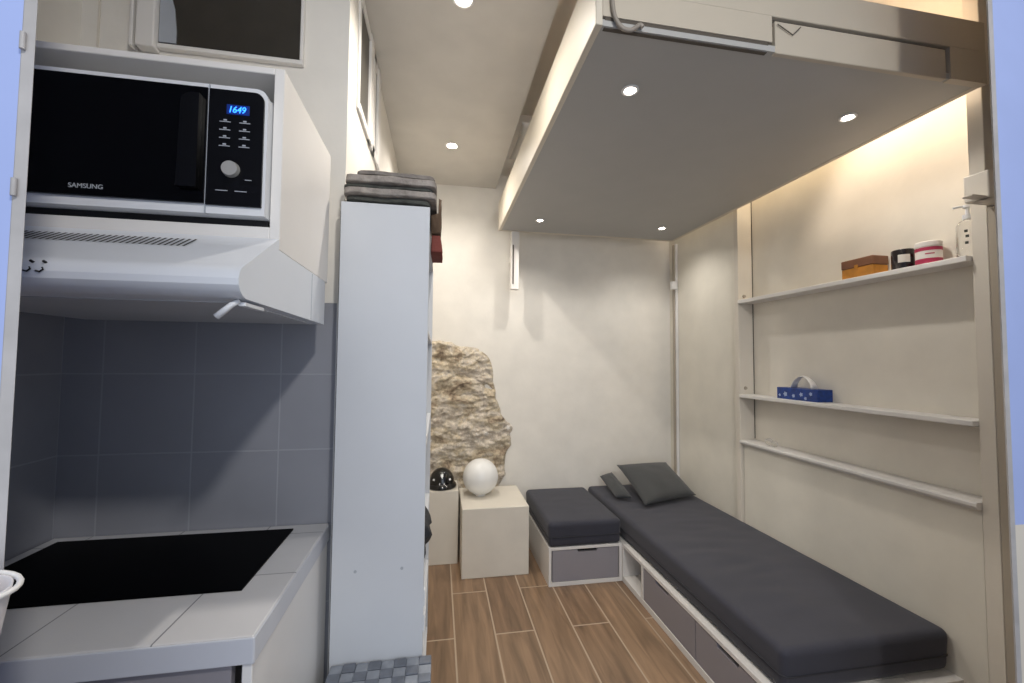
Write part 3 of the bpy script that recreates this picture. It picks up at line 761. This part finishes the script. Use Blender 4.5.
for y, r in ((2.25, .022), (2.208, .018)):
    prof = [(max(.002, r*math.sin(a)), z0+r-r*math.cos(a)) for a in [PI*k/16 for k in range(17)]]
    obj('glass_ball', lathe(prof, 1.975, y, 28), 'glass', gb, smooth=True)

# ------------------------------------------------------------------ loft bed
LX0, LX1, LY0, LY1, LZ = .44, 1.893, 1.13, 3.15, 2.41
lb = thing('loft_bed', (1.17, 2.14, LZ), 'white raised loft bed platform hanging under the high ceiling', 'loft bed')
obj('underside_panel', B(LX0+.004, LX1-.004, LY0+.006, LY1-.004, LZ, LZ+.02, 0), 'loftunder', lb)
obj('side_board', B(LX0, LX0+.022, LY0, LY1, LZ-.003, 2.625, .002), 'loft', lb)
obj('side_board', B(LX1-.022, LX1, LY0+.02, LY1, LZ-.003, 2.625, .002), 'loft', lb)
obj('end_board', B(LX0+.022, LX1-.022, LY1-.022, LY1, LZ-.003, 2.625, .002), 'loft', lb)
bm = bmesh.new()
# front board: recessed lower groove on the left, opening for a hatch on the right
box(bm, LX0+.022, LX1, LY0, LY0+.024, 2.522, 2.632, .002)
box(bm, LX0+.022, 1.03, LY0, LY0+.024, 2.436, 2.522, 0)
box(bm, 1.735, LX1, LY0, LY0+.024, LZ-.003, 2.522, 0)
obj('front_board', bm, 'loftfront', lb)
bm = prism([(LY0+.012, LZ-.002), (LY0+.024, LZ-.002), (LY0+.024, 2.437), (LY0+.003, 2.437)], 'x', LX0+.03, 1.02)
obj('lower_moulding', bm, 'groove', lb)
h = obj('hatch_panel', B(1.045, 1.722, LY0+.004, LY0+.022, LZ-.004, 2.512, .002), 'loftfront', lb)
obj('hatch_catch', tube([(1.05, LY0-.001, 2.497), (1.105, LY0-.001, 2.470), (1.135, LY0-.001, 2.500)], .0018, 6), 'groove', h)
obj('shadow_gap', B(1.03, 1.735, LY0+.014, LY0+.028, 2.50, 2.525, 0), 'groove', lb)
bm = bmesh.new(); box(bm, LX0+.03, LX1-.03, LY0+.03, LY1-.03, 2.44, 2.59)
obj('bed_slats', bm, 'loft', lb)
# mattress and bedding
lm = thing('loft_mattress', (1.17, 2.14, 2.592), 'cream bedding piled on the raised loft bed', 'bedding')
bm = bmesh.new(); NX, NY = 40, 50; G = {}
for i in range(NX+1):
    for k in range(NY+1):
        u, v = i/NX, k/NY; e = min(1, 8*min(u, 1-u, v, 1-v))**.5
        x = LX0+.028+(LX1-LX0-.056)*u; y = LY0+.05+(LY1-LY0-.09)*v
        h = 2.592+(.10+.05*(.5+noise.noise((x*4, y*4, 2)))+.02*noise.noise((x*12, y*12, 2)))*e
        if x > 1.25 and y < 1.9: h += .10*e
        G[i, k] = bm.verts.new((x, y, h))
for i in range(NX):
    for k in range(NY): bm.faces.new((G[i, k], G[i+1, k], G[i+1, k+1], G[i, k+1]))
obj('duvet', bm, 'duvet', lm, smooth=True)
# white pillow corner bulging over the side board
p = pillow([(.50, 2.55, 2.93), (.95, 2.55, 2.93), (.95, 3.05, 2.93), (.50, 3.05, 2.93)], .14, 9, 'tissue', 'bed_pillow')
tag(p, 'white pillow on the far end of the raised loft bed', 'pillow')
# hanging guide block at the far left corner
gb = thing('guide_bracket', (.56, 3.2, 1.95), 'white upright guide bracket under the far left loft bed corner', 'bracket')
obj('bracket_body', B(.540, .600, 3.130, 3.190, 1.960, 2.4065, .003), 'cabwhite', gb)
obj('bracket_slot', B(.548, .558, 3.126, 3.131, 2.0, 2.30, 0), 'groove', gb)
obj('wall_arm', B(.555, .585, 3.190, YB+.0, 2.20, 2.26, .002), 'cabwhite', gb)
# cable
pts = []
ctrl = [Vector(v) for v in ((.487, 1.1225, 2.60), (.487, 1.1225, 2.52), (.490, 1.1225, 2.46), (.500, 1.1225, 2.423), (.520, 1.1225, 2.400), (.545, 1.1225, 2.397), (.562, 1.1225, 2.408), (.576, 1.1225, 2.418), (.585, 1.1225, 2.41))]
for i in range(len(ctrl)-1):
    for s in range(5):
        p0, p1, p2, p3 = ctrl[max(0, i-1)], ctrl[i], ctrl[i+1], ctrl[min(len(ctrl)-1, i+2)]; t = s/5
        pts.append(.5*((2*p1)+(p2-p0)*t+(2*p0-5*p1+4*p2-p3)*t*t+(3*p1-p0-3*p2+p3)*t**3))
o = recenter(obj('power_cable', tube(pts, .0065, 10), 'cable', smooth=True))
tag(o, 'grey cable looping over the front left corner of the loft bed', 'cable')

# ------------------------------------------------------------------ lights
def spotlamp(x, y, z, label, cat='ceiling light', group=None, r=.035, power=30, col=(1, .86, .68), ang=150, em='emit'):
    t = thing('recessed_spotlight', (x, y, z), label, cat, group)
    obj('ring', lathe([(r+.010, z-.0005), (r+.010, z-.004), (r+.004, z-.006), (r, z-.004), (r, z-.0006)], x, y, 32), 'white', t, smooth=True, angle=30)
    obj('lens', lathe([(r-.002, z-.0008), (r-.002, z-.003)], x, y, 32), em, t)
    l = bpy.data.lights.new('spot_light', 'SPOT'); l.energy = power; l.color = col; l.spot_size = math.radians(ang); l.spot_blend = .9; l.shadow_soft_size = .018
    lo = bpy.data.objects.new('spot_light', l); COL.objects.link(lo); lo.location = (x, y, z-.012)
    return t
WARM = (1, .93, .84)
spotlamp(.074, 1.57, ZC, 'recessed ceiling spotlight nearest the viewer on the lowered ceiling', group=None, r=.032, power=43, col=WARM)
spotlamp(.067, 2.70, ZC, 'recessed ceiling spotlight nearest the far wall on the lowered ceiling', r=.032, power=43, col=WARM)
for (x, y, w_) in ((.676, 1.398, 'front left'), (1.612, 1.394, 'front right'), (.694, 2.85, 'far left'), (1.625, 2.845, 'far right')):
    spotlamp(x, y, LZ, 'recessed spotlight in the %s corner of the loft underside' % w_, r=.021, power=13, col=(1, .95, .88), ang=140)
def area(name, loc, rot, sx, sy, e, col):
    l = bpy.data.lights.new(name, 'AREA'); l.shape = 'RECTANGLE'; l.size = sx; l.size_y = sy; l.energy = e; l.color = col
    o = bpy.data.objects.new(name, l); COL.objects.link(o); o.location = loc; o.rotation_euler = rot; return o
# LED strip on the recess back above the loft; its light falls down the gap
ls = thing('led_strip', (2.03, 1.85, 2.72), 'warm light strip on the wall behind the raised loft bed', 'light')
obj('profile', B(2.025, 2.039, 1.25, 2.32, 2.715, 2.73, .001), 'white', ls)
obj('diffuser', B(2.016, 2.0245, 1.26, 2.31, 2.716, 2.729, .001), 'led', ls)
area('strip_light', (2.005, 1.84, 2.70), (0, math.radians(4), 0), .02, 1.16, 3.2, (1, .84, .62))
area('strip_light_back', (1.93, 2.9, 2.70), (0, 0, 0), .02, .7, .8, (1, .85, .66))
l = bpy.data.lights.new('upper_room_light', 'SPOT'); l.energy = 150; l.color = (1, .84, .68); l.spot_size = math.radians(60); l.spot_blend = .5; l.shadow_soft_size = .05
o = bpy.data.objects.new('upper_room_light', l); COL.objects.link(o); o.location = (1.72, 1.5, 3.35)
l = bpy.data.lights.new('entry_spot', 'SPOT'); l.energy = 92; l.color = (1, .96, .90); l.spot_size = math.radians(140); l.spot_blend = .6; l.shadow_soft_size = .07
o = bpy.data.objects.new('entry_spot', l); COL.objects.link(o); o.location = (.56, -.77, 2.81); o.rotation_euler = (math.radians(35), 0, 0)
# daylight from the room behind the viewer
area('daylight', (.2, -1.6, 1.35), (math.radians(88), 0, 0), 2.4, 2.2, 27, (.83, .90, 1))
wd = bpy.data.worlds.new('world'); sc.world = wd; wd.use_nodes = True
wd.node_tree.nodes['Background'].inputs[0].default_value = (.78, .86, 1, 1)
wd.node_tree.nodes['Background'].inputs[1].default_value = .3

# ------------------------------------------------------------------ camera
yaw, pitch, roll, F = math.radians(9.95), math.radians(2.527), math.radians(-.468), 420.
f = Vector((math.sin(yaw)*math.cos(pitch), math.cos(yaw)*math.cos(pitch), math.sin(pitch)))
r = Vector((math.cos(yaw), -math.sin(yaw), 0)); d = -r.cross(f)
r2 = r*math.cos(roll)+d*math.sin(roll); d2 = -r*math.sin(roll)+d*math.cos(roll)
cam = bpy.data.cameras.new('camera'); co = bpy.data.objects.new('camera', cam); COL.objects.link(co)
cam.sensor_width = 36; cam.lens = F*36/1024; cam.clip_start = .02
Rm = Matrix((r2, -d2, -f)).transposed()
co.matrix_world = Matrix.Translation((0, 0, 1.42)) @ Rm.to_4x4()
sc.camera = co
sc.view_settings.view_transform = 'Standard'; sc.view_settings.look = 'None'
sc.view_settings.exposure = 0.0
